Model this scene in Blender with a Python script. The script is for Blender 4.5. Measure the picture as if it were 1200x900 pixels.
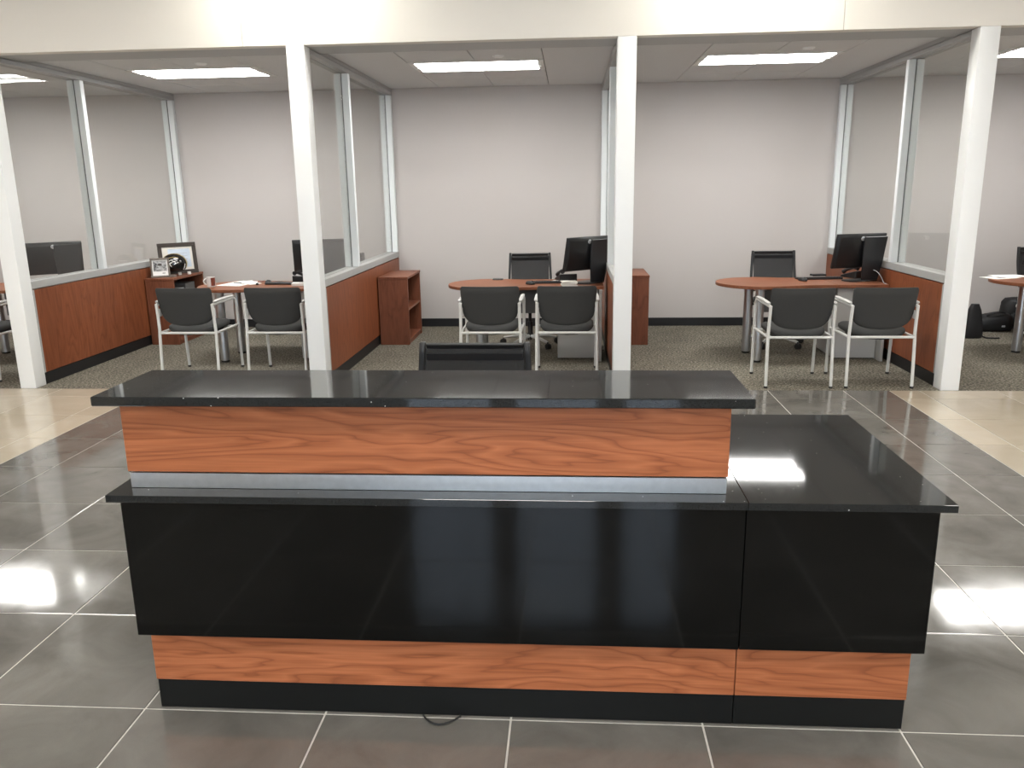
import bpy, bmesh, math, random
from mathutils import Vector, Matrix

for o in list(bpy.data.objects):
    bpy.data.objects.remove(o)
scene = bpy.context.scene
COL = scene.collection
random.seed(7)
PI = math.pi

# ------------------------------------------------------------------ camera
cam_d = bpy.data.cameras.new('camera')
cam = bpy.data.objects.new('camera', cam_d)
COL.objects.link(cam)
PITCH, YAW, ROLL, FPX = 0.236765, 0.0719893, -0.0149572, 953.93
cp, sp, cyw, syw = math.cos(PITCH), math.sin(PITCH), math.cos(YAW), math.sin(YAW)
right = Vector((cyw, syw, 0))
fwd = Vector((-syw * cp, cyw * cp, -sp))
up = Vector((-syw * sp, cyw * sp, cp))
cr, sr = math.cos(ROLL), math.sin(ROLL)
r2 = cr * right + sr * up
u2 = -sr * right + cr * up
mw = Matrix.Identity(4)
for i in range(3):
    mw[i][0] = r2[i]; mw[i][1] = u2[i]; mw[i][2] = -fwd[i]
mw[0][3], mw[1][3], mw[2][3] = 1.40495, -2.28909, 1.66650
cam.matrix_world = mw
cam_d.sensor_fit = 'HORIZONTAL'
cam_d.sensor_width = 36.0
cam_d.lens = 36.0 * FPX / 1200.0
cam_d.clip_start = 0.05
scene.camera = cam

# ------------------------------------------------------------------ world, exposure, lamp strengths
world = bpy.data.worlds.new('daylight')
scene.world = world
world.use_nodes = True
bg = world.node_tree.nodes['Background']
bg.inputs[0].default_value = (0.70, 0.82, 1.0, 1)
bg.inputs[1].default_value = 6.0
vs = scene.view_settings
vs.view_transform = 'Standard'
vs.look = 'None'
vs.gamma = 1.0
vs.use_curve_mapping = False
vs.exposure = 0.5
BAY_EMIT = 20.5            # lensed troffers in the office bays
LOBBY_EMIT = 25.0         # lensed troffers in the lobby ceiling
WASH_EMIT = 80.0          # square wall-wash lamps beside the header

# ------------------------------------------------------------------ materials
def new_mat(name):
    m = bpy.data.materials.new(name)
    m.use_nodes = True
    nt = m.node_tree
    return m, nt, nt.nodes['Principled BSDF']

def N(nt, typ, **kw):
    n = nt.nodes.new(typ)
    for k, v in kw.items():
        if k in n.inputs.keys():
            n.inputs[k].default_value = v
        else:
            setattr(n, k, v)
    return n

def L(nt, a, ao, b, bi):
    nt.links.new(a.outputs[ao], b.inputs[bi])

def rgb(c):
    return (c[0], c[1], c[2], 1.0)

def ramp(nt, stops):
    r = nt.nodes.new('ShaderNodeValToRGB')
    e = r.color_ramp.elements
    while len(e) < len(stops):
        e.new(0.5)
    for k, (p, c) in enumerate(stops):
        e[k].position = p
        e[k].color = rgb(c)
    return r

def plain(name, col, rough=0.5, metal=0.0, spec=0.5, bump=0.0, bscale=300.0, var=0.0, vscale=6.0):
    m, nt, b = new_mat(name)
    b.inputs['Base Color'].default_value = rgb(col)
    b.inputs['Roughness'].default_value = rough
    b.inputs['Metallic'].default_value = metal
    b.inputs['Specular IOR Level'].default_value = spec
    tc = N(nt, 'ShaderNodeTexCoord')
    if var > 0:
        n = N(nt, 'ShaderNodeTexNoise', Scale=vscale, Detail=4.0)
        L(nt, tc, 'Object', n, 'Vector')
        r = ramp(nt, [(0.3, [c * (1 - var) for c in col]), (0.7, [min(1, c * (1 + var)) for c in col])])
        L(nt, n, 'Fac', r, 'Fac')
        L(nt, r, 'Color', b, 'Base Color')
    if bump > 0:
        n = N(nt, 'ShaderNodeTexNoise', Scale=bscale, Detail=2.0)
        L(nt, tc, 'Object', n, 'Vector')
        bp = N(nt, 'ShaderNodeBump', Strength=bump, Distance=0.002)
        L(nt, n, 'Fac', bp, 'Height')
        L(nt, bp, 'Normal', b, 'Normal')
    return m

def emit(name, col, s):
    m = bpy.data.materials.new(name)
    m.use_nodes = True
    nt = m.node_tree
    nt.nodes.clear()
    e = N(nt, 'ShaderNodeEmission')
    e.inputs[0].default_value = rgb(col)
    e.inputs[1].default_value = s
    o = N(nt, 'ShaderNodeOutputMaterial')
    L(nt, e, 0, o, 0)
    return m

def wood(name, axis, dark, mid, light, rough=0.38, ring=12.0, seed=0.0):
    """Cherry laminate: stretched, distorted growth rings plus fine fibres along `axis`."""
    m, nt, b = new_mat(name)
    tc = N(nt, 'ShaderNodeTexCoord')
    mp = N(nt, 'ShaderNodeMapping')
    s = [1.0, 1.0, 1.0]
    s[axis] = 0.15
    mp.inputs['Scale'].default_value = s
    mp.inputs['Location'].default_value = (seed, seed * 1.7, seed * 0.6)
    L(nt, tc, 'Object', mp, 'Vector')
    n1 = N(nt, 'ShaderNodeTexNoise', Scale=5.6, Detail=3.0, Roughness=0.5, Distortion=0.6)
    L(nt, mp, 'Vector', n1, 'Vector')
    mul = N(nt, 'ShaderNodeMath', operation='MULTIPLY')
    mul.inputs[1].default_value = ring
    L(nt, n1, 'Fac', mul, 0)
    fr = N(nt, 'ShaderNodeMath', operation='FRACT')
    L(nt, mul, 0, fr, 0)
    r = ramp(nt, [(0.0, mid), (0.55, light), (0.80, mid), (0.93, [a * .55 + b_ * .45 for a, b_ in zip(dark, mid)]), (1.0, mid)])
    L(nt, fr, 0, r, 'Fac')
    mp2 = N(nt, 'ShaderNodeMapping')
    s2 = [170.0, 170.0, 170.0]
    s2[axis] = 5.0
    mp2.inputs['Scale'].default_value = s2
    L(nt, tc, 'Object', mp2, 'Vector')
    n2 = N(nt, 'ShaderNodeTexNoise', Scale=1.0, Detail=2.0)
    L(nt, mp2, 'Vector', n2, 'Vector')
    r2_ = ramp(nt, [(0.3, (0.80, 0.80, 0.80)), (0.65, (1.04, 1.04, 1.04))])
    L(nt, n2, 'Fac', r2_, 'Fac')
    n3 = N(nt, 'ShaderNodeTexNoise', Scale=1.6, Detail=2.0)
    L(nt, mp, 'Vector', n3, 'Vector')
    r3 = ramp(nt, [(0.3, (0.84, 0.82, 0.80)), (0.7, (1.08, 1.06, 1.04))])
    L(nt, n3, 'Fac', r3, 'Fac')
    mx = N(nt, 'ShaderNodeMix', data_type='RGBA', blend_type='MULTIPLY')
    mx.inputs[0].default_value = 0.8
    L(nt, r, 'Color', mx, 6); L(nt, r2_, 'Color', mx, 7)
    mx2 = N(nt, 'ShaderNodeMix', data_type='RGBA', blend_type='MULTIPLY')
    mx2.inputs[0].default_value = 1.0
    nt.links.new(mx.outputs[2], mx2.inputs[6]); L(nt, r3, 'Color', mx2, 7)
    nt.links.new(mx2.outputs[2], b.inputs['Base Color'])
    b.inputs['Roughness'].default_value = rough
    b.inputs['Specular IOR Level'].default_value = 0.25
    return m

def tile_mat(name, lo, hi, r_lo, r_hi, ior=1.7):
    m, nt, b = new_mat(name)
    tc = N(nt, 'ShaderNodeTexCoord')
    oi = N(nt, 'ShaderNodeObjectInfo')
    ml = N(nt, 'ShaderNodeMath', operation='MULTIPLY')
    ml.inputs[1].default_value = 57.0
    L(nt, oi, 'Random', ml, 0)
    add = N(nt, 'ShaderNodeVectorMath', operation='ADD')
    L(nt, tc, 'Object', add, 0); L(nt, ml, 0, add, 1)
    n = N(nt, 'ShaderNodeTexNoise', Scale=3.2, Detail=6.0, Roughness=0.6, Distortion=0.7)
    L(nt, add, 0, n, 'Vector')
    r = ramp(nt, [(0.25, lo), (0.75, hi)])
    L(nt, n, 'Fac', r, 'Fac')
    n2 = N(nt, 'ShaderNodeTexNoise', Scale=420.0, Detail=1.0)
    L(nt, tc, 'Object', n2, 'Vector')
    r2_ = ramp(nt, [(0.35, (0.90, 0.90, 0.90)), (0.65, (1.08, 1.08, 1.08))])
    L(nt, n2, 'Fac', r2_, 'Fac')
    mx = N(nt, 'ShaderNodeMix', data_type='RGBA', blend_type='MULTIPLY')
    mx.inputs[0].default_value = 0.7
    L(nt, r, 'Color', mx, 6); L(nt, r2_, 'Color', mx, 7)
    hs = N(nt, 'ShaderNodeHueSaturation')
    mr = N(nt, 'ShaderNodeMapRange')
    mr.inputs[3].default_value = 0.93; mr.inputs[4].default_value = 1.07
    L(nt, oi, 'Random', mr, 0)
    L(nt, mr, 0, hs, 'Value')
    nt.links.new(mx.outputs[2], hs.inputs['Color'])
    L(nt, hs, 'Color', b, 'Base Color')
    rr = N(nt, 'ShaderNodeMapRange')
    rr.inputs[1].default_value = 0.3; rr.inputs[2].default_value = 0.7
    rr.inputs[3].default_value = r_lo; rr.inputs[4].default_value = r_hi
    L(nt, n, 'Fac', rr, 0)
    L(nt, rr, 0, b, 'Roughness')
    b.inputs['IOR'].default_value = ior
    return m

def stone_mat(name):
    """Black engineered quartz with sparse white flecks."""
    m, nt, b = new_mat(name)
    tc = N(nt, 'ShaderNodeTexCoord')
    v = N(nt, 'ShaderNodeTexVoronoi', Scale=48.0)
    L(nt, tc, 'Object', v, 'Vector')
    lt = N(nt, 'ShaderNodeMath', operation='LESS_THAN')
    lt.inputs[1].default_value = 0.09
    L(nt, v, 'Distance', lt, 0)
    sep = N(nt, 'ShaderNodeSeparateColor')
    L(nt, v, 'Color', sep, 'Color')
    gt = N(nt, 'ShaderNodeMath', operation='GREATER_THAN')
    gt.inputs[1].default_value = 0.86
    L(nt, sep, 0, gt, 0)
    mm = N(nt, 'ShaderNodeMath', operation='MULTIPLY')
    L(nt, lt, 0, mm, 0); L(nt, gt, 0, mm, 1)
    n = N(nt, 'ShaderNodeTexNoise', Scale=500.0, Detail=2.0)
    L(nt, tc, 'Object', n, 'Vector')
    r = ramp(nt, [(0.3, (0.008, 0.009, 0.009)), (0.7, (0.024, 0.025, 0.025))])
    L(nt, n, 'Fac', r, 'Fac')
    mx = N(nt, 'ShaderNodeMix', data_type='RGBA')
    L(nt, mm, 0, mx, 0); L(nt, r, 'Color', mx, 6)
    mx.inputs[7].default_value = (0.75, 0.76, 0.74, 1)
    nt.links.new(mx.outputs[2], b.inputs['Base Color'])
    b.inputs['Roughness'].default_value = 0.05
    b.inputs['Specular IOR Level'].default_value = 0.42
    return m

def carpet_mat():
    m, nt, b = new_mat('carpet pile')
    tc = N(nt, 'ShaderNodeTexCoord')
    n = N(nt, 'ShaderNodeTexNoise', Scale=52.0, Detail=3.0, Roughness=0.75)
    L(nt, tc, 'Object', n, 'Vector')
    r = ramp(nt, [(0.36, (0.045, 0.040, 0.031)), (0.5, (0.145, 0.132, 0.105)), (0.64, (0.34, 0.315, 0.26))])
    L(nt, n, 'Fac', r, 'Fac')
    n2 = N(nt, 'ShaderNodeTexNoise', Scale=4.0, Detail=2.0)
    L(nt, tc, 'Object', n2, 'Vector')
    r2_ = ramp(nt, [(0.3, (0.88, 0.88, 0.88)), (0.7, (1.06, 1.06, 1.06))])
    L(nt, n2, 'Fac', r2_, 'Fac')
    mx = N(nt, 'ShaderNodeMix', data_type='RGBA', blend_type='MULTIPLY')
    mx.inputs[0].default_value = 1.0
    L(nt, r, 'Color', mx, 6); L(nt, r2_, 'Color', mx, 7)
    nt.links.new(mx.outputs[2], b.inputs['Base Color'])
    b.inputs['Roughness'].default_value = 0.95
    b.inputs['Specular IOR Level'].default_value = 0.1
    bp = N(nt, 'ShaderNodeBump', Strength=0.6, Distance=0.004)
    L(nt, n, 'Fac', bp, 'Height')
    L(nt, bp, 'Normal', b, 'Normal')
    return m

def glass_mat(name, tint, refl=0.035):
    m = bpy.data.materials.new(name)
    m.use_nodes = True
    nt = m.node_tree
    nt.nodes.clear()
    t = N(nt, 'ShaderNodeBsdfTransparent')
    t.inputs[0].default_value = rgb(tint)
    g = N(nt, 'ShaderNodeBsdfGlossy')
    g.inputs['Roughness'].default_value = 0.01
    lw = N(nt, 'ShaderNodeLayerWeight')              # Schlick reflectance, the same on both faces
    pw = N(nt, 'ShaderNodeMath', operation='POWER')
    pw.inputs[1].default_value = 5.0
    L(nt, lw, 'Facing', pw, 0)
    fr = N(nt, 'ShaderNodeMath', operation='MULTIPLY_ADD')
    fr.inputs[1].default_value = 0.95; fr.inputs[2].default_value = refl
    L(nt, pw, 0, fr, 0)
    mx = N(nt, 'ShaderNodeMixShader')
    L(nt, fr, 0, mx, 0); L(nt, t, 0, mx, 1); L(nt, g, 0, mx, 2)
    o = N(nt, 'ShaderNodeOutputMaterial')
    L(nt, mx, 0, o, 0)
    return m

def mesh_fabric(name):
    m, nt, b = new_mat(name)
    b.inputs['Base Color'].default_value = (0.022, 0.022, 0.023, 1)
    b.inputs['Roughness'].default_value = 0.7
    b.inputs['Alpha'].default_value = 0.86
    return m

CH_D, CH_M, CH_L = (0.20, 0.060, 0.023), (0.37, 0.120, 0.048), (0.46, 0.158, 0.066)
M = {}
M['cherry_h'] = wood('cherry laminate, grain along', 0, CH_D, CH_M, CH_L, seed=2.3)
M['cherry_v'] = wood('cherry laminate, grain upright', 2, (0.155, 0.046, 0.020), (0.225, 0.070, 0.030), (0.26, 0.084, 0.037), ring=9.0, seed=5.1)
M['cherry_top'] = wood('cherry laminate desk top', 0, (0.17, 0.062, 0.031), (0.235, 0.088, 0.045), (0.265, 0.102, 0.053), ring=9.0, seed=8.4, rough=0.42)
M['walnut_case'] = wood('cherry laminate bookcase', 2, (0.13, 0.046, 0.025), (0.195, 0.070, 0.038), (0.225, 0.083, 0.045), ring=8.0, seed=3.3, rough=0.45)
M['stone'] = stone_mat('black quartz')
M['black_gloss'] = plain('black gloss laminate', (0.0018, 0.002, 0.002), 0.075, spec=0.36)
M['black_kick'] = plain('black matte laminate', (0.007, 0.0075, 0.007), 0.40, spec=0.22)
M['brushed'] = plain('brushed metal', (0.52, 0.53, 0.53), 0.36, metal=0.9, var=0.05, vscale=40)
M['dark_tile'] = tile_mat('grey porcelain tile', (0.104, 0.099, 0.089), (0.186, 0.177, 0.161), 0.05, 0.11, 1.72)
M['beige_tile'] = tile_mat('beige porcelain tile', (0.44, 0.38, 0.295), (0.51, 0.45, 0.36), 0.07, 0.14)
M['grout'] = plain('pale grout', (0.56, 0.54, 0.50), 0.85, var=0.08, vscale=30)
M['carpet'] = carpet_mat()
M['wall'] = plain('warm grey wall paint', (0.52, 0.488, 0.472), 0.85, spec=0.2, bump=0.08, bscale=400)
M['header'] = plain('cream header paint', (0.80, 0.77, 0.72), 0.7, spec=0.25)
M['post'] = plain('white satin metal', (0.84, 0.855, 0.86), 0.38, spec=0.4)
M['mullion'] = plain('cool white aluminium', (0.74, 0.77, 0.78), 0.4, spec=0.4)
M['gasket'] = plain('grey gasket', (0.10, 0.11, 0.11), 0.7)
M['rail'] = plain('silver painted rail', (0.38, 0.38, 0.375), 0.42, spec=0.4)
M['ceil_tile'] = plain('ceiling tile', (0.68, 0.685, 0.69), 0.95, spec=0.1, bump=0.15, bscale=250, var=0.02, vscale=60)
M['ceil_back'] = plain('dark plenum', (0.16, 0.16, 0.16), 0.9)
M['lobby_wall'] = plain('lobby wall paint', (0.60, 0.57, 0.53), 0.8)
M['lobby_ceil'] = plain('lobby ceiling', (0.75, 0.74, 0.72), 0.9)
M['skirt'] = plain('black vinyl skirting', (0.012, 0.012, 0.013), 0.45, spec=0.4)
M['glass'] = glass_mat('partition glass', (0.982, 0.99, 0.983))
M['lamp'] = emit('bay lamp lens', (1.0, 0.985, 0.95), BAY_EMIT)
M['lobby_lamp'] = emit('lobby lamp lens', (1.0, 0.965, 0.91), LOBBY_EMIT)
M['wash_lamp'] = emit('wall wash lens', (1.0, 0.965, 0.86), WASH_EMIT)
M['lamp_frame'] = plain('white lamp frame', (0.78, 0.78, 0.77), 0.5)
M['fabric'] = plain('charcoal seat fabric', (0.043, 0.043, 0.042), 0.85, spec=0.25, bump=0.25, bscale=700, var=0.08, vscale=300)
M['chair_frame'] = plain('silver white chair frame', (0.62, 0.62, 0.60), 0.36, spec=0.5)
M['arm_pad'] = plain('pale grey arm pad', (0.52, 0.515, 0.50), 0.5)
M['rubber'] = plain('black rubber', (0.012, 0.012, 0.012), 0.6)
M['chrome'] = plain('silver leg metal', (0.50, 0.51, 0.52), 0.30, metal=0.85)
M['ped'] = plain('light grey cabinet metal', (0.40, 0.40, 0.39), 0.5)
M['modesty'] = plain('dark grey metal', (0.10, 0.10, 0.10), 0.5)
M['plastic'] = plain('black plastic', (0.013, 0.0135, 0.0145), 0.38, spec=0.45)
M['plastic2'] = plain('black satin plastic', (0.022, 0.023, 0.025), 0.30, spec=0.45)
M['screen'] = plain('switched off screen', (0.008, 0.008, 0.009), 0.08)
M['badge'] = plain('silver badge', (0.75, 0.76, 0.78), 0.35, metal=0.3)
M['mesh'] = mesh_fabric('black chair mesh')
M['paper'] = plain('white paper', (0.82, 0.81, 0.78), 0.8, spec=0.1)
M['print'] = plain('grey print', (0.16, 0.16, 0.17), 0.8)
M['ink'] = plain('black ink', (0.02, 0.02, 0.022), 0.7)
M['grey_cable'] = plain('grey cable', (0.42, 0.43, 0.45), 0.5)
M['frame_dark'] = plain('dark walnut frame', (0.040, 0.030, 0.025), 0.45, var=0.15, vscale=40)
M['frame_grey'] = plain('weathered grey frame', (0.15, 0.125, 0.105), 0.55, var=0.2, vscale=60)
M['mat_board'] = plain('cream mat board', (0.75, 0.72, 0.66), 0.8)
M['certificate'] = plain('pale blue print', (0.60, 0.68, 0.78), 0.5, var=0.10, vscale=14)
M['helmet'] = plain('black helmet shell', (0.010, 0.010, 0.010), 0.16, spec=0.6)
M['gold'] = plain('dull gold', (0.34, 0.26, 0.12), 0.35, metal=0.5)
M['white'] = plain('white enamel', (0.82, 0.81, 0.79), 0.3)
M['mug_red'] = plain('brown red glaze', (0.20, 0.045, 0.025), 0.35, var=0.3, vscale=60)
M['bag'] = plain('black nylon', (0.010, 0.010, 0.011), 0.65, bump=0.4, bscale=60)
M['sketch'] = plain('black and white photograph', (0.30, 0.30, 0.30), 0.5, var=0.95, vscale=34)
M['asphalt'] = plain('outdoor paving', (0.30, 0.30, 0.29), 0.9)

# ------------------------------------------------------------------ geometry helpers
class MB:
    def __init__(s):
        s.v = []; s.f = []
    def box(s, x0, x1, y0, y1, z0, z1):
        n = len(s.v)
        s.v += [(x0, y0, z0), (x1, y0, z0), (x1, y1, z0), (x0, y1, z0), (x0, y0, z1), (x1, y0, z1), (x1, y1, z1), (x0, y1, z1)]
        s.f += [[n + i for i in q] for q in ((3, 2, 1, 0), (4, 5, 6, 7), (0, 1, 5, 4), (1, 2, 6, 5), (2, 3, 7, 6), (3, 0, 4, 7))]
        return s
    def obox(s, c, ax, ay, az, hx, hy, hz):
        """box with centre c, axes ax, ay, az and half sizes"""
        n = len(s.v)
        c = Vector(c); ax = Vector(ax).normalized(); ay = Vector(ay).normalized(); az = Vector(az).normalized()
        for sx, sy, sz in ((-1, -1, -1), (1, -1, -1), (1, 1, -1), (-1, 1, -1), (-1, -1, 1), (1, -1, 1), (1, 1, 1), (-1, 1, 1)):
            s.v.append(tuple(c + ax * hx * sx + ay * hy * sy + az * hz * sz))
        s.f += [[n + i for i in q] for q in ((3, 2, 1, 0), (4, 5, 6, 7), (0, 1, 5, 4), (1, 2, 6, 5), (2, 3, 7, 6), (3, 0, 4, 7))]
        return s
    def rings(s, rings, closed_ends=True):
        n = len(s.v); k = len(rings[0])
        for r in rings:
            s.v += [tuple(p) for p in r]
        for a in range(len(rings) - 1):
            for i in range(k):
                j = (i + 1) % k
                s.f.append([n + a * k + i, n + a * k + j, n + (a + 1) * k + j, n + (a + 1) * k + i])
        if closed_ends:
            s.f.append([n + i for i in range(k)][::-1])
            s.f.append([n + (len(rings) - 1) * k + i for i in range(k)])
        return s
    def tube(s, pts, r, n=10):
        pts = [Vector(p) for p in pts]
        rr = r if isinstance(r, (list, tuple)) else [r] * len(pts)
        rings = []
        ref = None
        for i, p in enumerate(pts):
            if i == 0: t = pts[1] - pts[0]
            elif i == len(pts) - 1: t = pts[-1] - pts[-2]
            else: t = (pts[i + 1] - p).normalized() + (p - pts[i - 1]).normalized()
            t.normalize()
            if ref is None:
                ref = Vector((1, 0, 0)) if abs(t.x) < 0.8 else Vector((0, 1, 0))
            a = (ref - t * ref.dot(t)).normalized()
            ref = a
            b = t.cross(a)
            rings.append([p + a * math.cos(2 * PI * q / n) * rr[i] + b * math.sin(2 * PI * q / n) * rr[i] for q in range(n)])
        return s.rings(rings)
    def lathe(s, prof, c=(0, 0, 0), n=20):
        rings = [[(c[0] + r * math.cos(2 * PI * q / n), c[1] + r * math.sin(2 * PI * q / n), c[2] + z) for q in range(n)] for r, z in prof]
        return s.rings(rings)
    def prism(s, poly, z0, z1):
        return s.rings([[(x, y, z0) for x, y in poly], [(x, y, z1) for x, y in poly]])
    def xform(s, m):
        s.v = [tuple(m @ Vector(p)) for p in s.v]
        return s
    def mesh(s, name, mat, bevel=0.0, seg=1, smooth=35):
        bm = bmesh.new()
        vs_ = [bm.verts.new(p) for p in s.v]
        for f in s.f:
            try: bm.faces.new([vs_[i] for i in f])
            except ValueError: pass
        bmesh.ops.recalc_face_normals(bm, faces=bm.faces)
        if bevel > 0:
            ed = [e for e in bm.edges if len(e.link_faces) == 2 and e.calc_face_angle(0) > 0.6]
            bmesh.ops.bevel(bm, geom=ed, offset=bevel, segments=seg, affect='EDGES', profile=0.5, clamp_overlap=True)
        me = bpy.data.meshes.new(name)
        bm.to_mesh(me); bm.free()
        me.materials.append(M[mat])
        if smooth:
            for p in me.polygons: p.use_smooth = True
            me.set_sharp_from_angle(angle=math.radians(smooth))
        return me
    def build(s, name, mat, parent=None, bevel=0.0, seg=1, smooth=35, world=False, label=None, kind=None):
        if world and parent is not None:
            o = parent.location
            q = parent
            while q.parent is not None:
                q = q.parent; o = o + q.location
            s.v = [(x - o.x, y - o.y, z - o.z) for x, y, z in s.v]
        ob = bpy.data.objects.new(name, s.mesh(name, mat, bevel, seg, smooth))
        COL.objects.link(ob)
        if parent is not None: ob.parent = parent
        if label: ob['label'] = label
        if kind: ob['kind'] = kind
        return ob

def thing(name, label, cat, loc=(0, 0, 0), rz=0.0, group=None):
    o = bpy.data.objects.new(name, None)
    o.empty_display_size = 0.1
    COL.objects.link(o)
    o.location = loc
    o.rotation_euler = (0, 0, rz)
    o['label'] = label
    o['category'] = cat
    if group: o['group'] = group
    return o

def struct(name, label, loc=(0, 0, 0)):
    o = bpy.data.objects.new(name, None)
    o.empty_display_size = 0.1
    COL.objects.link(o)
    o.location = loc
    o['label'] = label
    o['kind'] = 'structure'
    return o

def tag(o, label, cat, group=None):
    o['label'] = label; o['category'] = cat
    if group: o['group'] = group
    return o

def copy_tree(o, parent=None):
    c = o.copy()
    COL.objects.link(c)
    if parent is not None: c.parent = parent
    for ch in list(o.children): copy_tree(ch, c)
    return c

def dup(o, loc, rz, label):
    c = copy_tree(o)
    c.location = loc
    c.rotation_euler = (0, 0, rz)
    c['label'] = label
    return c

def sup(w, d, n=28, e=0.5, cx=0, cy=0, z=0):
    """superellipse ring in the xy plane"""
    out = []
    for q in range(n):
        a = 2 * PI * q / n
        c, s_ = math.cos(a), math.sin(a)
        out.append((cx + w * math.copysign(abs(c) ** e, c), cy + d * math.copysign(abs(s_) ** e, s_), z))
    return out

def bez(p0, p1, p2, n=6):
    p0, p1, p2 = Vector(p0), Vector(p1), Vector(p2)
    return [p0 * (1 - t) ** 2 + p1 * 2 * t * (1 - t) + p2 * t * t for t in [k / n for k in range(n + 1)]]

# ------------------------------------------------------------------ layout numbers (metres)
YF = 4.40                                     # front line of the office bays
YB = 7.65                                     # back wall of the bays
HZ = 2.775                                    # underside of the header
CZ = 2.81                                     # ceiling of the bays
PX = [-5.98, -3.37, -0.745, 1.843, 4.510, 7.15]   # partition centre lines
LAMPX = [-4.93, -2.20, 0.53, 3.235, 5.98]     # bay lamp centres
TW, TD = 0.61, 0.59                           # floor tile pitch
DX0, DX1 = -2.214, 4.03                       # edges of the dark tile field

# ------------------------------------------------------------------ floor
floor = MB().box(-9.0, 11.5, -7.0, YF, -0.12, -0.0025).build('floor', 'grout', smooth=0)
floor['kind'] = 'structure'
floor['label'] = 'lobby floor of grey tiles with beige tile fields at both sides'
GAP = 0.0034
_tiles = {}
def add_tile(x0, x1, y0, y1, mat):
    w, d = round(x1 - x0, 4), round(y1 - y0, 4)
    key = (w, d, mat)
    if key not in _tiles:
        _tiles[key] = MB().box(-w / 2 + GAP, w / 2 - GAP, -d / 2 + GAP, d / 2 - GAP, -0.012, 0.0).mesh('tile', mat, bevel=0.0012, smooth=0)
    o = bpy.data.objects.new('tile', _tiles[key])
    COL.objects.link(o)
    o.parent = floor
    o.location = ((x0 + x1) / 2, (y0 + y1) / 2, 0)
    return o
far_dark, far_beige = MB(), MB()
def cuts(a, b, pitch):
    k0, k1 = math.ceil(a / pitch - 1e-6), math.floor(b / pitch + 1e-6)
    g = [a] + [k * pitch for k in range(k0, k1 + 1)] + [b]
    return [(p, q_) for p, q_ in zip(g, g[1:]) if q_ - p > 0.02]
rows = cuts(-7.0, YF, TD)
for (y0, y1) in rows:
    for (x0, x1) in cuts(DX0, DX1, TW):
        if y1 > -1.3: add_tile(x0, x1, y0, y1, 'dark_tile')
        else: far_dark.box(x0 + GAP, x1 - GAP, y0 + GAP, y1 - GAP, -0.012, 0.0)
    for (a, b) in ((-9.0, DX0), (DX1, 11.5)):
        for (x0, x1) in cuts(a, b, TW):
            if y1 > 0.9 and x0 > -4.9 and x1 < 6.8: add_tile(x0, x1, y0, y1, 'beige_tile')
            else: far_beige.box(x0 + GAP, x1 - GAP, y0 + GAP, y1 - GAP, -0.012, 0.0)
far_dark.build('tile_field', 'dark_tile', floor, smooth=0, kind='stuff', label='grey floor tiles behind the viewer')
far_beige.build('tile_field', 'beige_tile', floor, smooth=0, kind='stuff', label='beige floor tiles farther off')

carpet = MB().box(-9.0, 11.5, YF, YB + 0.1, -0.12, 0.0).build('floor_carpet', 'carpet', smooth=0)
carpet['kind'] = 'structure'
carpet['label'] = 'speckled grey brown carpet of the office bays'

# ------------------------------------------------------------------ walls, header, bay ceiling
def wallbox(name, label, mat, *b):
    o = MB().box(*b).build(name, mat, smooth=0)
    o['kind'] = 'structure'; o['label'] = label
    return o
wallbox('wall_back', 'plain warm grey back wall of the office bays', 'wall', -9.0, 11.5, YB, YB + 0.12, 0.0, 3.0)
wallbox('wall_left', 'left end wall of the lobby', 'lobby_wall', -9.12, -9.0, -7.0, YB + 0.12, -0.12, 3.75)
wallbox('wall_right', 'right end wall of the lobby', 'lobby_wall', 11.5, 11.62, -7.0, YB + 0.12, -0.12, 3.75)
wallbox('ceiling_lobby', 'flat white lobby ceiling', 'lobby_ceil', -9.0, 11.5, -7.0, YF + 0.1, 3.62, 3.75)

hdr = struct('wall_header', 'cream header wall above the open fronts of the office bays', (0, YF, HZ))
for (x0, x1) in ((-9.0, -1.164), (-1.160, 3.444), (3.448, 11.5)):
    MB().box(x0, x1, YF, YF + 0.10, HZ, 3.62).build('panel', 'header', hdr, bevel=0.002, world=True, smooth=0)
MB().box(-9.0, 11.5, YF + 0.101, YF + 0.46, HZ + 0.001, 3.62).build('soffit', 'rail', hdr, world=True, smooth=0)

sk = struct('baseboard_back', 'black skirting along the back wall of the bays', (0, YB, 0))
for k in range(5):
    MB().box(PX[k] + 0.075, PX[k + 1] - 0.075, YB - 0.012, YB, 0.0, 0.10).build('skirting', 'skirt', sk, bevel=0.003, world=True)

ceil = MB().box(-9.0, 11.5, YF + 0.46, YB, CZ + 0.022, CZ + 0.09).build('ceiling', 'ceil_back', smooth=0)
ceil['kind'] = 'structure'; ceil['label'] = 'tiled ceiling of the office bays'
ROWS = [(YF + 0.462, 5.085), (5.085, 5.70), (5.70, 6.33), (6.33, 6.95), (6.95, YB)]
HW = 0.635
def cpiece(name, x0, x1, y0, y1, parent=ceil, g=0.0035):
    return MB().box(x0 + g, x1 - g, y0 + g, y1 - g, CZ, CZ + 0.02).build(name, 'ceil_tile', parent, bevel=0.0025, smooth=0)
for k in range(5):
    c = LAMPX[k]
    cpiece('border_panel', PX[k] + 0.06, c - HW, ROWS[0][0], YB)
    cpiece('border_panel', c + HW, PX[k + 1] - 0.06, ROWS[0][0], YB)
    for i, (y0, y1) in enumerate(ROWS):
        if i == 2: continue
        cpiece('ceiling_tile', c - HW, c, y0, y1)
        cpiece('ceiling_tile', c, c + HW, y0, y1)
    if k in (1, 2, 3):
        MB().lathe([(0.0, -0.012), (0.045, -0.012), (0.052, -0.004), (0.055, 0.0)], (c + 0.24, 5.42, CZ), 18).build('sprinkler_cover', 'post', ceil, smooth=40)

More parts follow.
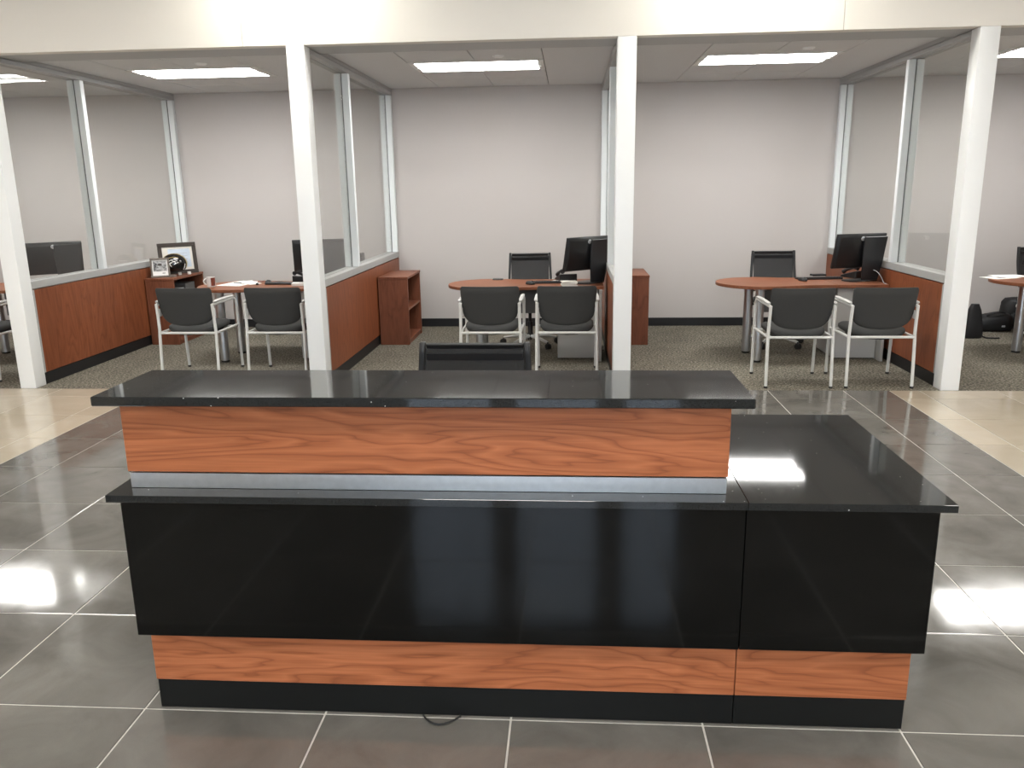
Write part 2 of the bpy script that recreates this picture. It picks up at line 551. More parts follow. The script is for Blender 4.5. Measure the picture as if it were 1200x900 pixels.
BAYTXT = ['in the cut-off bay at far left', 'in the left bay with framed pictures', 'in the middle bay', 'in the right bay', 'in the cut-off bay at far right']

def troffer(name, label, cx, y0, y1, hw, z, lens, group):
    """recessed lensed lamp: four frame bars, two lens strips, centre spine, two end caps"""
    t = thing(name, label, 'ceiling light', (cx, (y0 + y1) / 2, z), 0, group)
    hd = (y1 - y0) / 2
    f = MB()
    f.box(-hw + .004, hw - .004, -hd + .004, -hd + .03, -0.006, 0.02).box(-hw + .004, hw - .004, hd - .03, hd - .004, -0.006, 0.02)
    f.box(-hw + .004, -hw + .03, -hd + .03, hd - .03, -0.006, 0.02).box(hw - .03, hw - .004, -hd + .03, hd - .03, -0.006, 0.02)
    f.build('frame', 'lamp_frame', t, smooth=0)
    for s in (-1, 1):
        pr = []
        for q in range(7):
            a = PI * q / 6
            pr.append((s * hd * 0.48 - hd * 0.40 * math.cos(a), 0.016 - 0.030 * math.sin(a)))
        rr = [[(x, p[0], p[1]) for p in pr] for x in (-hw + .06, hw - .06)]
        MB().rings(rr).build('lens', lens, t, smooth=50)
    MB().box(-hw + .03, hw - .03, -0.012, 0.012, -0.016, 0.02).build('spine', 'lamp_frame', t, smooth=0)
    for s in (-1, 1):
        MB().box(s * (hw - .045) - .014, s * (hw - .045) + .014, -hd + .03, hd - .03, -0.010, 0.02).build('end_cap', 'lamp_frame', t, smooth=0)
    return t
for k in range(5):
    troffer('ceiling_light', 'glowing recessed ceiling light ' + BAYTXT[k], LAMPX[k], 5.70, 6.33, HW, CZ, 'lamp', 'recessed lights over the office bays')

# lobby ceiling lamps
for i, x in enumerate((-6.4, -3.0, 1.0, 4.4, 7.9)):
    for j, y in enumerate((-4.6, -1.4, 1.5)):
        t = troffer('lobby_light', 'lobby ceiling lamp, ' + ('first', 'second', 'third', 'fourth', 'fifth')[i] + ' from left in the ' + ('street', 'middle', 'desk')[j] + ' side row', x, y - .31, y + .31, HW, 3.62, 'lobby_lamp', 'recessed lobby lamps')
for x in (-0.72, 2.72):
    t = thing('wash_light', 'square lobby lamp close to header above the ' + ('left middle' if x < 0 else 'right bay') + ' white post', 'ceiling light', (x, 4.02, 3.62), 0, 'wall wash lamps')
    MB().box(-.17, .17, -.17, .17, -0.02, 0.0).build('frame', 'lamp_frame', t, bevel=0.004)
    MB().box(-.15, .15, -.15, .15, -0.026, -0.0205).build('lens', 'wash_lamp', t, smooth=0)

# street wall behind the viewer with glazed doors
wx = [(-9.0, -5.2), (-4.2, -0.36), (0.62, 0.80), (1.75, 1.95), (2.6, 5.8), (6.8, 11.5)]
wf = struct('wall_front', 'street side lobby wall with glazed openings behind the viewer', (0, -6.0, 0))
for a, b in wx:
    MB().box(a, b, -6.12, -6.0, 0.0, 3.22).build('pier', 'lobby_wall', wf, smooth=0, world=True)
MB().box(-9.0, 11.5, -6.12, -6.0, 3.22, 3.75).build('lintel', 'lobby_wall', wf, smooth=0, world=True)
for (a, _), (b, __), n in zip([(w[1], 0) for w in wx[:-1]], [(w[0], 0) for w in wx[1:]], range(1, 9)):
    w = struct('window_%d' % n, 'street side glazing behind the viewer', ((a + b) / 2, -6.06, 0))
    fm = MB().box(a, a + .05, -6.10, -6.02, 0.0, 3.22).box(b - .05, b, -6.10, -6.02, 0.0, 3.22).box(a + .05, b - .05, -6.10, -6.02, 0.0, .10).box(a + .05, b - .05, -6.10, -6.02, 3.16, 3.22).box(a + .05, b - .05, -6.10, -6.02, 0.98, 1.05)
    fm.build('frame', 'modesty', w, smooth=0, world=True)
    MB().box(a + .05, b - .05, -6.064, -6.056, .10, .98).build('pane', 'glass', w, smooth=0, world=True)
    MB().box(a + .05, b - .05, -6.064, -6.056, 1.05, 3.16).build('pane', 'glass', w, smooth=0, world=True)
pv = MB().box(-14, 16, -16, -7.0, -0.14, -0.02).build('ground_outside', 'asphalt', smooth=0)
pv['kind'] = 'structure'; pv['label'] = 'paving outside the street windows'

# ------------------------------------------------------------------ glazed partitions between the bays
PNAME = ['far left partition out of view', 'glazed partition left of the bay with framed pictures', 'glazed partition between left and middle bays',
         'glazed partition between middle and right bays', 'glazed partition at the right of the right bay', 'far right partition out of view']
YM = 5.74      # middle mullion
for k, cx in enumerate(PX):
    p = struct('wall_partition', 'white posted ' + PNAME[k], (cx, YF, 0))
    H = 0.0725
    MB().box(cx - H, cx + H, YF, YF + 0.145, 0.0, HZ).build('post', 'post', p, bevel=0.004, seg=2, world=True)
    y0, y1 = YF + 0.147, YB - 0.002
    HH = 0.068
    # low wall: core, wooden faces, aluminium edge trims, black base, sill rail
    MB().box(cx - 0.045, cx + 0.045, y0, y1, 0.0, 0.86).build('core', 'rail', p, world=True, smooth=0)
    for s in (-1, 1):
        xa, xb = sorted((cx + s * 0.0455, cx + s * HH))
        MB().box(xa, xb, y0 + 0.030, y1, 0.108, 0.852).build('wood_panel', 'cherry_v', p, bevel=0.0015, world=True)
        xa2, xb2 = sorted((cx + s * 0.0455, cx + s * (HH - 0.004)))
        MB().box(xa2, xb2, y0 + 0.02, y1, 0.0, 0.104).build('skirting', 'skirt', p, bevel=0.002, world=True)
        xa3, xb3 = sorted((cx + s * 0.0455, cx + s * (HH + 0.002)))
        MB().box(xa3, xb3, y0, y0 + 0.027, 0.108, 0.852).build('edge_trim', 'rail', p, bevel=0.002, world=True)
    MB().box(cx - HH - .003, cx + HH + .003, y0, y1, 0.861, 0.925).build('sill_rail', 'rail', p, bevel=0.003, world=True)
    # head rail in two halves with a groove
    for s in (-1, 1):
        xa, xb = sorted((cx + s * 0.006, cx + s * HH))
        MB().box(xa, xb, y0, y1, 2.735, HZ + (-0.002 if False else 0.0) - 0.002).build('head_rail', 'rail', p, bevel=0.003, world=True)
    MB().box(cx - HH, cx + HH, YF + 0.462, y1, HZ, CZ + 0.02).build('head_channel', 'rail', p, world=True, smooth=0)
    # mullions: two halves each side of a dark gasket line
    for (ya, yb) in ((YM - 0.03, YM + 0.03), (YB - 0.062, YB - 0.004)):
        for s in (-1, 1):
            xa, xb = sorted((cx + s * 0.006, cx + s * HH))
            MB().box(xa, xb, ya, yb, 0.926, 2.733).build('mullion', 'mullion', p, bevel=0.003, world=True)
        MB().box(cx - 0.0058, cx + 0.0058, ya + 0.006, yb - 0.006, 0.926, 2.733).build('gasket', 'gasket', p, world=True, smooth=0)
    MB().box(cx - 0.005, cx + 0.005, YF + 0.146, YM - 0.031, 0.9255, 2.7345).build('glass_pane', 'glass', p, world=True, smooth=0)
    MB().box(cx - 0.005, cx + 0.005, YM + 0.031, YB - 0.063, 0.9255, 2.7345).build('glass_pane', 'glass', p, world=True, smooth=0)

# ------------------------------------------------------------------ reception desk
desk = thing('reception_desk', 'two-tier reception desk with black stone tops and cherry wood bands', 'desk', (1.25, 0.4, 0))
SX = 1.924
D = dict(parent=desk, world=True)
MB().box(0.050, SX - .001, 0.012, 0.04, 0.0, 0.105).build('kick_board', 'black_kick', bevel=.002, **D)
MB().box(SX + .001, 2.446, 0.012, 0.04, 0.0, 0.105).build('kick_board', 'black_kick', bevel=.002, **D)
MB().box(0.048, SX - .0012, 0.008, 0.04, 0.106, 0.295).build('plinth_panel', 'cherry_h', bevel=.0015, **D)
MB().box(SX + .0012, 2.448, 0.008, 0.04, 0.106, 0.295).build('plinth_panel', 'cherry_h', bevel=.0015, **D)
MB().box(0.022, SX - .001, -0.020, 0.006, 0.283, 0.748).build('front_panel', 'black_gloss', bevel=.0015, **D)
MB().box(SX + .001, 2.474, -0.020, 0.006, 0.283, 0.748).build('front_panel', 'black_gloss', bevel=.0015, **D)
# end panels and inner carcass
MB().box(0.050, 0.075, 0.042, 0.64, 0.0, 0.7475).build('end_panel', 'black_kick', bevel=.002, **D)
MB().box(2.421, 2.446, 0.042, 0.86, 0.0, 0.7475).build('end_panel', 'black_kick', bevel=.002, **D)
MB().box(SX - .012, SX + .012, 0.042, 0.60, 0.0, 0.7475).build('support_panel', 'black_kick', bevel=.002, **D)
MB().box(-0.008, SX - .0008, -0.045, 0.66, 0.748, 0.771).build('worktop', 'stone', bevel=.0009, **D)
MB().box(SX + .0008, 2.510, -0.045, 0.905, 0.748, 0.771).build('worktop', 'stone', bevel=.0009, **D)
# riser with metal strip, wooden band and transaction top
MB().box(0.040, 1.872, 0.024, 0.05, 0.7715, 0.821).build('metal_strip', 'brushed', bevel=.001, label='brushed metal strip', **D)
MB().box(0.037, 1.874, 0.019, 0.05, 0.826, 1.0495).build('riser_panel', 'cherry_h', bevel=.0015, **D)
MB().box(0.042, 1.869, 0.051, 0.066, 0.7715, 1.0495).build('riser_back', 'black_kick', bevel=.001, **D)
MB().box(0.040, 0.065, 0.067, 0.30, 0.7715, 1.0495).build('riser_end', 'black_kick', bevel=.001, **D)
MB().box(1.846, 1.871, 0.067, 0.30, 0.7715, 1.0495).build('riser_end', 'cherry_h', bevel=.001, **D)
MB().box(-0.018, 1.930, -0.037, 0.335, 1.050, 1.079).build('transaction_top', 'stone', bevel=.003, **D)

cab = MB().tube([(0.935, 0.004, 0.006)] + bez((0.935, 0.0, 0.006), (0.99, -0.085, 0.006), (1.055, 0.0, 0.006), 8) + [(1.055, 0.006, 0.006)], 0.0032, 6).build('floor_cable', 'rubber')
tag(cab, 'thin black cable loop on the floor at the desk base', 'cable')

# ------------------------------------------------------------------ guest chairs (face +y, visitors' side to the viewer)
def guest_chair(label):
    t = thing('guest_chair', label, 'chair', (0, 0, 0), 0, 'charcoal guest chairs in front of bay desks')
    R = 0.0138
    for s in (-1, 1):
        pts = [(s * .266, -.272, .006), (s * .264, -.244, .40), (s * .262, -.238, .45), (s * .260, -.244, .56), (s * .258, -.256, .69)]
        rl = MB().tube(pts, R, 10).build('rear_leg', 'chair_frame', t, smooth=50)
        MB().lathe([(.0, -.006), (.0155, -.006), (.0155, .012), (.0, .012)], (s * .266, -.272, .006), 10).build('foot_cap', 'rubber', rl)
        fl = [(s * .268, .272, .006), (s * .270, .250, .45)] + bez((s * .271, .243, .60), (s * .272, .238, .692), (s * .271, .14, .694), 5) + [(s * .266, -.05, .690), (s * .259, -.25, .684)]
        f = MB().tube(fl, R, 10).build('front_leg', 'chair_frame', t, smooth=50)
        MB().lathe([(.0, -.006), (.0155, -.006), (.0155, .012), (.0, .012)], (s * .268, .272, .006), 10).build('foot_cap', 'rubber', f)
        rings = []
        for y, w, h in ((-.235, .010, .006), (-.215, .019, .011), (-.1, .018, .011), (.06, .019, .011), (.17, .018, .010), (.205, .008, .004)):
            rings.append([(s * .268 + w * math.cos(2 * PI * q / 12), y, .712 + h * math.sin(2 * PI * q / 12) - (.004 if abs(y) > .15 else 0)) for q in range(12)])
        MB().rings(rings).build('arm_pad', 'arm_pad', t, smooth=60)
        MB().tube([(s * .263, -.236, .425), (s * .268, .252, .425)], .011, 8).build('side_rail', 'chair_frame', t, smooth=50)
    MB().tube([(-.263, -.243, .425), (.263, -.243, .425)], .0115, 8).build('rear_rail', 'chair_frame', t, smooth=50)
    MB().tube([(-.268, .20, .415), (.268, .20, .415)], .0115, 8).build('front_rail', 'chair_frame', t, smooth=50)
    # seat cushion, dished at the rear
    rings = []
    for z, w, d in ((.418, .205, .205), (.422, .228, .228), (.440, .240, .240), (.462, .238, .238), (.476, .218, .222), (.480, .17, .18)):
        ring = []
        for x, y, zz in sup(w, d, 36, .55, 0, .02, z):
            dip = -.040 * (1 - (x / .24) ** 2) * max(0, min(1, (.1 - y) / .3))
            fr = -.012 * max(0, (y - .1) / .16) ** 2
            ring.append((x, y, zz + dip + fr + .016))
        rings.append(ring)
    MB().rings(rings).build('seat', 'fabric', t, smooth=60)
    rings = [[(x, y, z) for x, y, _ in sup(w, d, 24, .6, 0, .02)] for z, w, d in ((.392, .15, .16), (.398, .185, .19), (.417, .19, .195))]
    MB().rings(rings).build('seat_pan', 'rubber', t, smooth=60)
    # back pad: rounded top corners, deep U bottom, curved in plan
    rows_ = [(.488, .030), (.491, .085), (.499, .135), (.512, .175), (.532, .207), (.565, .232), (.62, .246), (.70, .253), (.77, .257), (.812, .258), (.828, .253), (.835, .243)]
    rings = []
    for z, w in rows_:
        th = .026 if .495 < z < .825 else .015
        yb = -.212 - .075 * (z - .48) / .35
        ring = []
        for x, y, _ in sup(w, th, 32, .6):
            ring.append((x, yb + y + .040 * (x / .257) ** 2, z))
        rings.append(ring)
    b = MB().rings(rings).build('backrest', 'fabric', t, smooth=60)
    for s in (-1, 1):
        MB().box(s * .250 - .007, s * .250 + .007, -.236, -.196, .575, .645).build('bracket', 'chair_frame', b, bevel=.003)
    return t
GC = [((3.315, 4.742), 0.0, 'charcoal guest chair with pale frame in right bay, left one'),
      ((3.972, 4.748), 0.0, 'charcoal guest chair with pale frame in right bay, beside the wood partition'),
      ((0.713, 5.000), 0.0, 'charcoal guest chair with pale frame in middle bay, left one'),
      ((1.384, 5.000), 0.0, 'charcoal guest chair with pale frame in middle bay, under the monitor'),
      ((-2.050, 5.030), 0.0, 'charcoal guest chair with pale frame in left bay, in front of the mug'),
      ((-1.235, 5.030), 0.0, 'charcoal guest chair with pale frame in left bay, partly behind white post'),
      ((-4.075, 4.92), 0.0, 'charcoal guest chair with pale frame at left picture edge'),
      ]
proto = guest_chair(GC[0][2])
for i, ((x, y), rz, lab) in enumerate(GC):
    if i == 0:
        proto.location = (x, y, 0); proto.rotation_euler = (0, 0, rz)
    else:
        dup(proto, (x, y, 0), rz, lab)

# ------------------------------------------------------------------ task chairs (face -y)
def task_chair(label):
    t = thing('task_chair', label, 'chair', (0, 0, 0), 0, 'black mesh task chairs')
    for k in range(5):
        a = 2 * PI * k / 5 + 0.35
        ca, sa = math.cos(a), math.sin(a)
        ar = MB().tube([(ca * .03, sa * .03, .105), (ca * .16, sa * .16, .095), (ca * .30, sa * .30, .072)], [.022, .018, .013], 8).build('base_arm', 'chair_frame', t, smooth=50)
        m = MB()
        for s in (-1, 1):
            m.tube([(ca * .31 - sa * (s * .012 - .008), sa * .31 + ca * (s * .012 - .008), .030), (ca * .31 - sa * (s * .012 + .008), sa * .31 + ca * (s * .012 + .008), .030)], .030, 14)
        m.tube([(ca * .30, sa * .30, .045), (ca * .30, sa * .30, .075)], .010, 8)
        m.build('caster', 'rubber', ar, smooth=40)
    MB().lathe([(.0, .085), (.036, .085), (.036, .13), (.028, .14), (.028, .26), (.018, .262), (.018, .39), (.0, .39)], n=16).build('gas_column', 'plastic', t, smooth=40)
    MB().box(-.11, .11, -.11, .12, .385, .43).build('mechanism', 'plastic', t, bevel=.012, seg=2)
    rings = [[(x, y, z - .03 * max(0, (-y - .1) / .15) ** 2) for x, y, _ in sup(w, d, 32, .6)] for z, w, d in ((.432, .20, .20), (.438, .232, .232), (.452, .24, .24))]
    MB().rings(rings).build('seat_shell', 'chair_frame', t, smooth=60)
    rings = [[(x, y, z - .03 * max(0, (-y - .1) / .15) ** 2) for x, y, _ in sup(w, d, 32, .6)] for z, w, d in ((.453, .236, .236), (.475, .245, .245), (.492, .232, .232), (.498, .19, .19))]
    MB().rings(rings).build('seat', 'fabric', t, smooth=60)
    # back: two uprights, top and bottom bars, mesh sheet
    HWD = .222
    def by(z): return .215 + .10 * (z - .55) / .42 + .02 * math.sin((z - .55) / .42 * PI)
    for s in (-1, 1):
        m = MB()
        rr = []
        for q in range(9):
            z = .545 + .425 * q / 8
            w = HWD - .008 * q / 8 + .012 - .012 * q / 8
            rr.append([(s * w + dx, by(z) + dy, z) for dx, dy in ((-.014, -.014), (.012, -.014), (.012, .016), (-.014, .016))])
        m.rings(rr).build('back_upright', 'plastic', t, bevel=.004, smooth=50)
    MB().obox((0, by(.962) - .002, .953), (1, 0, 0), (0, 1, .25), (0, -.25, 1), HWD - .022, .010, .012).build('top_bar', 'plastic', t, bevel=.004)
    MB().obox((0, by(.56), .562), (1, 0, 0), (0, 1, .25), (0, -.25, 1), HWD - .006, .012, .016).build('lower_bar', 'plastic', t, bevel=.004)
    MB().obox((0, by(.90) - .006, .905), (1, 0, 0), (0, 1, .22), (0, -.22, 1), HWD - .024, .0045, .016).build('hem_band', 'plastic2', t, smooth=0)
    rr = []
    for q in range(9):
        z = .575 + .366 * q / 8
        hw = HWD - .016
        rr.append([(-hw, by(z) - .004, z), (hw, by(z) - .004, z), (hw, by(z), z), (-hw, by(z), z)])
    MB().rings(rr).build('mesh_panel', 'mesh', t, smooth=60)
    MB().tube([(0, .05, .41), (0, .22, .42), (0, .245, .50), (0, by(.6) + .012, .60)], [.03, .028, .024, .02], 10).build('back_bracket', 'plastic', t, smooth=50)
    for s in (-1, 1):
        a = MB().tube([(s * .20, .05, .43), (s * .275, .05, .435), (s * .285, .05, .52), (s * .285, .03, .645)], [.016, .016, .015, .014], 8).build('arm_support', 'plastic', t, smooth=50)
        MB().box(s * .285 - .038, s * .285 + .038, -.12, .13, .645, .672).build('arm_pad', 'plastic', a, bevel=.010, seg=2)
    return t
TC = [((0.985, 6.40), 0.03, 0.0, 'black mesh task chair behind the desk in the middle bay'),
      ((3.58, 6.40), -0.04, 0.0, 'black mesh task chair behind the desk in the right bay'),
      ((-1.16, 6.66), 0.0, 0.0, 'black mesh task chair half hidden by post in left bay'),
      ((6.52, 6.66), 0.3, 0.0, 'black mesh task chair in the far right bay beside bags'),
      ((0.985, 0.95), 0.0, 0.03, 'black mesh reception chair behind the stone transaction top'),
      ]
tproto = task_chair(TC[0][3])
for i, ((x, y), rz, dz, lab) in enumerate(TC):
    t = tproto if i == 0 else copy_tree(tproto)
    t.location = (x, y, 0); t.rotation_euler = (0, 0, rz); t['label'] = lab
    if dz: t.scale = (1.09, 1.0, 1.0)
    if dz:
        for ch in t.children:
            if ch.name.split('.')[0] not in ('base_arm', 'gas_column'): ch.location.z += dz
        for ch in t.children:
            if ch.name.split('.')[0] == 'gas_column':
                ch.data = ch.data.copy()
                for v in ch.data.vertices:
                    if v.co.z > .2: v.co.z += dz

# ------------------------------------------------------------------ bay desks
def bay_desk(label):
    """P-shaped desk; local x is measured from the partition at its right (x < 0), local y from the bay front line's y = 5.9"""
    t = thing('peninsula_desk', label, 'desk', (0, 0, 0), 0, 'cherry peninsula desks')
    poly = []
    cx_, r = -1.235, .42
    for q in range(25):                       # rounded end, from back round to front
        a = PI / 2 + PI * q / 24
        poly.append((cx_ + r * math.cos(a), r * math.sin(a)))
    for q in range(1, 9):                     # soft S into the straight front edge
        u = q / 8
        poly.append((cx_ + .46 * u, -r + .10 * (3 * u * u - 2 * u ** 3)))
    poly += [(-.5765, -.32), (-.5765, .34), (-.85, .34)]
    for q in range(1, 6):
        u = q / 6
        poly.append((-.85 - .385 * u, 0.34 + .08 * (3 * u * u - 2 * u ** 3)))
    MB().prism(poly, .700, .730).build('desktop', 'cherry_top', t, bevel=.003, seg=1, smooth=30)
    MB().box(-.574, -.105, -.32, .36, .700, .730).build('return_top', 'cherry_top', t, bevel=.003)
    for x, y in ((-1.305, -.37), (-1.315, .08)):
        lg = MB().lathe([(.0, .02), (.043, .02), (.043, .692), (.060, .693), (.060, .699), (.0, .699)], (x, y, 0), 22).build('leg', 'chrome', t, smooth=40)
        MB().lathe([(.0, 0), (.038, 0), (.040, .019), (.0, .019)], (x, y, 0), 18).build('glide', 'rubber', lg)
    MB().box(-.150, -.122, -.36, .26, .0, .699).build('gable_panel', 'ped', t, bevel=.003)
    MB().box(-1.20, -.56, .03, .048, .42, .699).build('modesty_panel', 'modesty', t, bevel=.002)
    return t
def pedestal(label):
    t = thing('pedestal_cabinet', label, 'cabinet', (0, 0, 0), 0, 'grey pedestals under the bay desks')
    MB().box(-.552, -.156, -.245, .28, .012, .695).build('body', 'ped', t, bevel=.003)
    for k in range(3):
        z0 = .03 + k * .22
        d = MB().box(-.546, -.162, .281, .298, z0, z0 + .212).build('drawer', 'ped', t, bevel=.003)
        MB().box(-.41, -.30, .299, .312, z0 + .165, z0 + .18).build('handle', 'chrome', d, bevel=.003)
    return t
dproto = pproto = None
for k in range(5):
    lx = PX[k + 1]
    if k == 0:
        dproto = bay_desk('cherry peninsula desk with silver legs ' + BAYTXT[0]); d = dproto
        pproto = pedestal('light grey metal pedestal under desk ' + BAYTXT[0]); p = pproto
    else:
        d = copy_tree(dproto); p = copy_tree(pproto)
        d['label'] = 'cherry peninsula desk with silver legs ' + BAYTXT[k]
        p['label'] = 'light grey metal pedestal under desk ' + BAYTXT[k]
    d.location = (lx, 5.90, 0); p.location = (lx, 5.90, 0)

# ------------------------------------------------------------------ bookcases
def bookcase(label):
    t = thing('bookcase', label, 'bookcase', (0, 0, 0), 0, 'low cherry bookcases')
    x0, x1, y0, y1, h = .082, .405, 0.0, .76, .745
    MB().box(x0, x1, y0, y0 + .025, 0, h - .026).build('side_panel', 'walnut_case', t, bevel=.0015)
    MB().box(x0, x1, y1 - .025, y1, 0, h - .026).build('side_panel', 'walnut_case', t, bevel=.0015)
    MB().box(x0, x1 + .004, y0 - .003, y1 + .003, h - .025, h).build('top', 'walnut_case', t, bevel=.002)
    MB().box(x0, x0 + .012, y0 + .026, y1 - .026, 0, h - .026).build('back_panel', 'walnut_case', t)
    MB().box(x0 + .013, x1 - .006, y0 + .026, y1 - .026, .375, .399).build('shelf', 'walnut_case', t, bevel=.0015)
    MB().box(x0 + .013, x1 - .006, y0 + .026, y1 - .026, .03, .054).build('bottom_shelf', 'walnut_case', t, bevel=.0015)
    MB().box(x0 + .013, x1 - .012, y0 + .026, y1 - .026, 0, .029).build('plinth', 'walnut_case', t)
    return t
bproto = bookcase('low cherry bookcase with two empty shelves at left of the middle bay')
bproto.location = (PX[2], 6.42, 0)
dup(bproto, (PX[1], 6.45, 0), 0, 'low cherry bookcase carrying framed pictures and a helmet')
dup(bproto, (PX[3], 6.40, 0), 0, 'low cherry bookcase seen just right of the central white post')

# ------------------------------------------------------------------ monitors
def text_mesh(s, size, depth):
    cu = bpy.data.curves.new('txt', 'FONT')
    cu.body = s; cu.size = size; cu.extrude = depth
    cu.align_x = 'CENTER'; cu.align_y = 'CENTER'
    ob = bpy.data.objects.new('txt', cu)
    COL.objects.link(ob)
    dg = bpy.context.evaluated_depsgraph_get()
    me = bpy.data.meshes.new_from_object(ob.evaluated_get(dg))
    bpy.data.objects.remove(ob)
    return me
def monitor(label):
    """screen faces +y; back (towards -y) carries a wide stand spine and a round badge"""
    t = thing('computer_monitor', label, 'monitor', (0, 0, 0), 0, 'black monitors on the bay desks')
    W, Hh = .27, .168
    tilt = math.radians(12)
    R = Matrix.Translation((0, 0, .29)) @ Matrix.Rotation(tilt, 4, 'X')
    rings = [[(x, y_, z) for x, z in ((-w, -h), (w, -h), (w, h), (-w, h))] for y_, w, h in ((.020, W, Hh), (-.004, W, Hh), (-.022, W - .03, Hh - .03))]
    MB().rings(rings).xform(R).build('housing', 'plastic', t, bevel=.003, smooth=30)
    MB().box(-W + .012, W - .012, .0205, .0225, -Hh + .014, Hh - .012).xform(R).build('screen', 'screen', t, smooth=0)
    sp_ = MB()
    sp_.rings([[(xa, yb_ - .018, z), (xb, yb_ - .018, z), (xb, yb_, z), (xa, yb_, z)]
               for z, xa, xb, yb_ in ((.012, .02, .20, -.030), (.12, .01, .215, -.040), (.20, .004, .232, -.045), (.32, 0, .245, -.050), (.43, 0, .25, -.066))])
    MB().box(.05, .15, -.052, -.016, .24, .30).build('stand_arm', 'plastic', t, bevel=.006, seg=2)
    sp_.build('stand_spine', 'plastic2', t, bevel=.004, smooth=30)
    MB().rings([[(x, y, z) for x, y, _ in sup(w, d, 24, .55, .045, .02)] for z, w, d in ((0, .165, .10), (.006, .165, .10), (.013, .155, .09))]).build('stand_foot', 'plastic', t, smooth=40)
    b = MB().lathe([(.0, -.003), (.022, -.003), (.022, -.001), (.020, 0), (.0, 0.0)], n=22).xform(R @ Matrix.Translation((0, -.0235, .128)) @ Matrix.Rotation(math.radians(90), 4, 'X')).build('badge', 'badge', t, smooth=40, label='round silver maker badge')
    me = text_mesh('hp', .030, .0006)
    me.materials.append(M['print'])
    me.transform(R @ Matrix.Translation((0.0005, -.0235 - .0005, .130)) @ Matrix.Rotation(math.radians(90), 4, 'X'))
    lt = bpy.data.objects.new('lettering', me); COL.objects.link(lt); lt.parent = b
    return t
MON = [((4.205, 5.89), 18, 'black monitor with bright round badge on the right bay desk'),
       ((1.575, 5.86), 40, 'black monitor with white papers below on the middle bay desk'),
       ((-1.115, 5.90), 16, 'black monitor half behind the white post in left bay'),
       ((-3.94, 5.90), 40, 'black monitor seen through the glass at far left'),
       ((6.09, 6.04), 10, 'black monitor cut by the right picture edge')]
mproto = None
for (x, y), deg, lab in MON:
    if mproto is None:
        mproto = monitor(lab); m = mproto
    else:
        m = copy_tree(mproto); m['label'] = lab
    m.location = (x, y, .7305); m.rotation_euler = (0, 0, math.radians(deg))
# loose grey cable down from the right bay monitor
c = MB().tube(bez((4.325, 5.80, .845), (4.36, 5.75, .84), (4.385, 5.70, .75), 6) + [(4.385, 5.68, .7345), (4.385, 5.64, .7335), (4.385, 5.60, .7335)], .0032, 6).build('monitor_cable', 'grey_cable')
tag(c, 'grey cable hanging from the right bay monitor', 'cable')

# ------------------------------------------------------------------ keyboards, mice, phones, papers
TZ = .7303
def keyboard(label):
    t = thing('keyboard', label, 'keyboard', (0, 0, 0), 0, 'black keyboards')
    MB().rings([[(-.22, -.065, 0), (.22, -.065, 0), (.22, .065, 0), (-.22, .065, 0)], [(-.22, -.065, .022), (.22, -.065, .022), (.22, .065, .010), (-.22, .065, .010)]]).build('case', 'plastic', t, bevel=.003)
    m = MB()
    for r in range(5):
        for k in range(15):
            z = .0225 - .012 * (r + .8) / 5.6
            m.box(-.208 + k * .0277, -.208 + k * .0277 + .024, -.055 + r * .0222, -.055 + r * .0222 + .019, z - .004, z + .005)
    m.build('keys', 'plastic2', t, smooth=0, kind='stuff')
    return t
kproto = keyboard('low black keyboard on the right bay desk left of monitor')
kproto.location = (3.935, 6.02, TZ); kproto.rotation_euler = (0, 0, .10)
dup(kproto, (1.19, 5.91, TZ), .06, 'low black keyboard on the middle bay desk')
dup(kproto, (-1.50, 5.96, TZ), -.05, 'low black keyboard behind the post in the left bay')

def mouse(label):
    t = thing('computer_mouse', label, 'mouse', (0, 0, 0), 0, 'black mice')
    rings = [[(x, y, z) for x, y, _ in sup(w, d, 20, .75)] for z, w, d in ((0, .030, .052), (.010, .033, .056), (.024, .029, .050), (.034, .019, .034), (.037, .006, .012))]
    b = MB().rings(rings).build('shell', 'plastic', t, smooth=70)
    MB().tube([(-.005, -.03, .034), (.005, -.03, .034)], .007, 10).build('scroll_wheel', 'rubber', t)
    return t
mo = mouse('black mouse on the right bay desk')
mo.location = (3.70, 5.925, TZ); mo.rotation_euler = (0, 0, .3)
dup(mo, (1.02, 5.78, TZ), .8, 'black mouse on the middle bay desk')
dup(mo, (-1.73, 6.03, TZ), .2, 'black mouse on the left bay desk beside papers')
c = MB().tube([(-1.70, 6.09, .736), (-1.69, 6.15, .734), (-1.64, 6.16, .734), (-1.58, 6.10, .734)], .003, 6).build('mouse_cord', 'rubber')
tag(c, 'thin dark cord curling behind the left bay mouse', 'cable')
b_ = MB().lathe([(0, 0), (.014, 0), (.015, .012), (.009, .020), (0, .021)], (-1.80, 5.90, TZ), 14).build('bottle_cap', 'rubber', smooth=50)
tag(b_, 'tiny black cap on the left bay desk beside the papers', 'cap')

def phone(label):
    t = thing('desk_phone', label, 'phone', (0, 0, 0), 0, 'black desk phones')
    MB().rings([[(-.09, -.10, 0), (.09, -.10, 0), (.09, .10, 0), (-.09, .10, 0)], [(-.09, -.10, .075), (.09, -.10, .075), (.09, .10, .022), (-.09, .10, .022)]]).build('body', 'plastic', t, bevel=.006)
    MB().tube([(-.062, -.095, .098), (-.062, -.05, .106), (-.062, .05, .076), (-.062, .09, .052)], [.024, .016, .016, .024], 10).build('handset', 'plastic2', t, smooth=60)
    m = MB()
    for r in range(4):
        for k in range(3):
            y = -.03 + r * .027
            m.box(-.01 + k * .028, .012 + k * .028, y, y + .018, .075 - .053 * (y + .109) / .2 - .002, .075 - .053 * (y + .109) / .2 + .005)
    m.build('keypad', 'grey_cable', t, smooth=0)
    return t
ph = phone('black desk phone beside the monitor on the right bay desk')
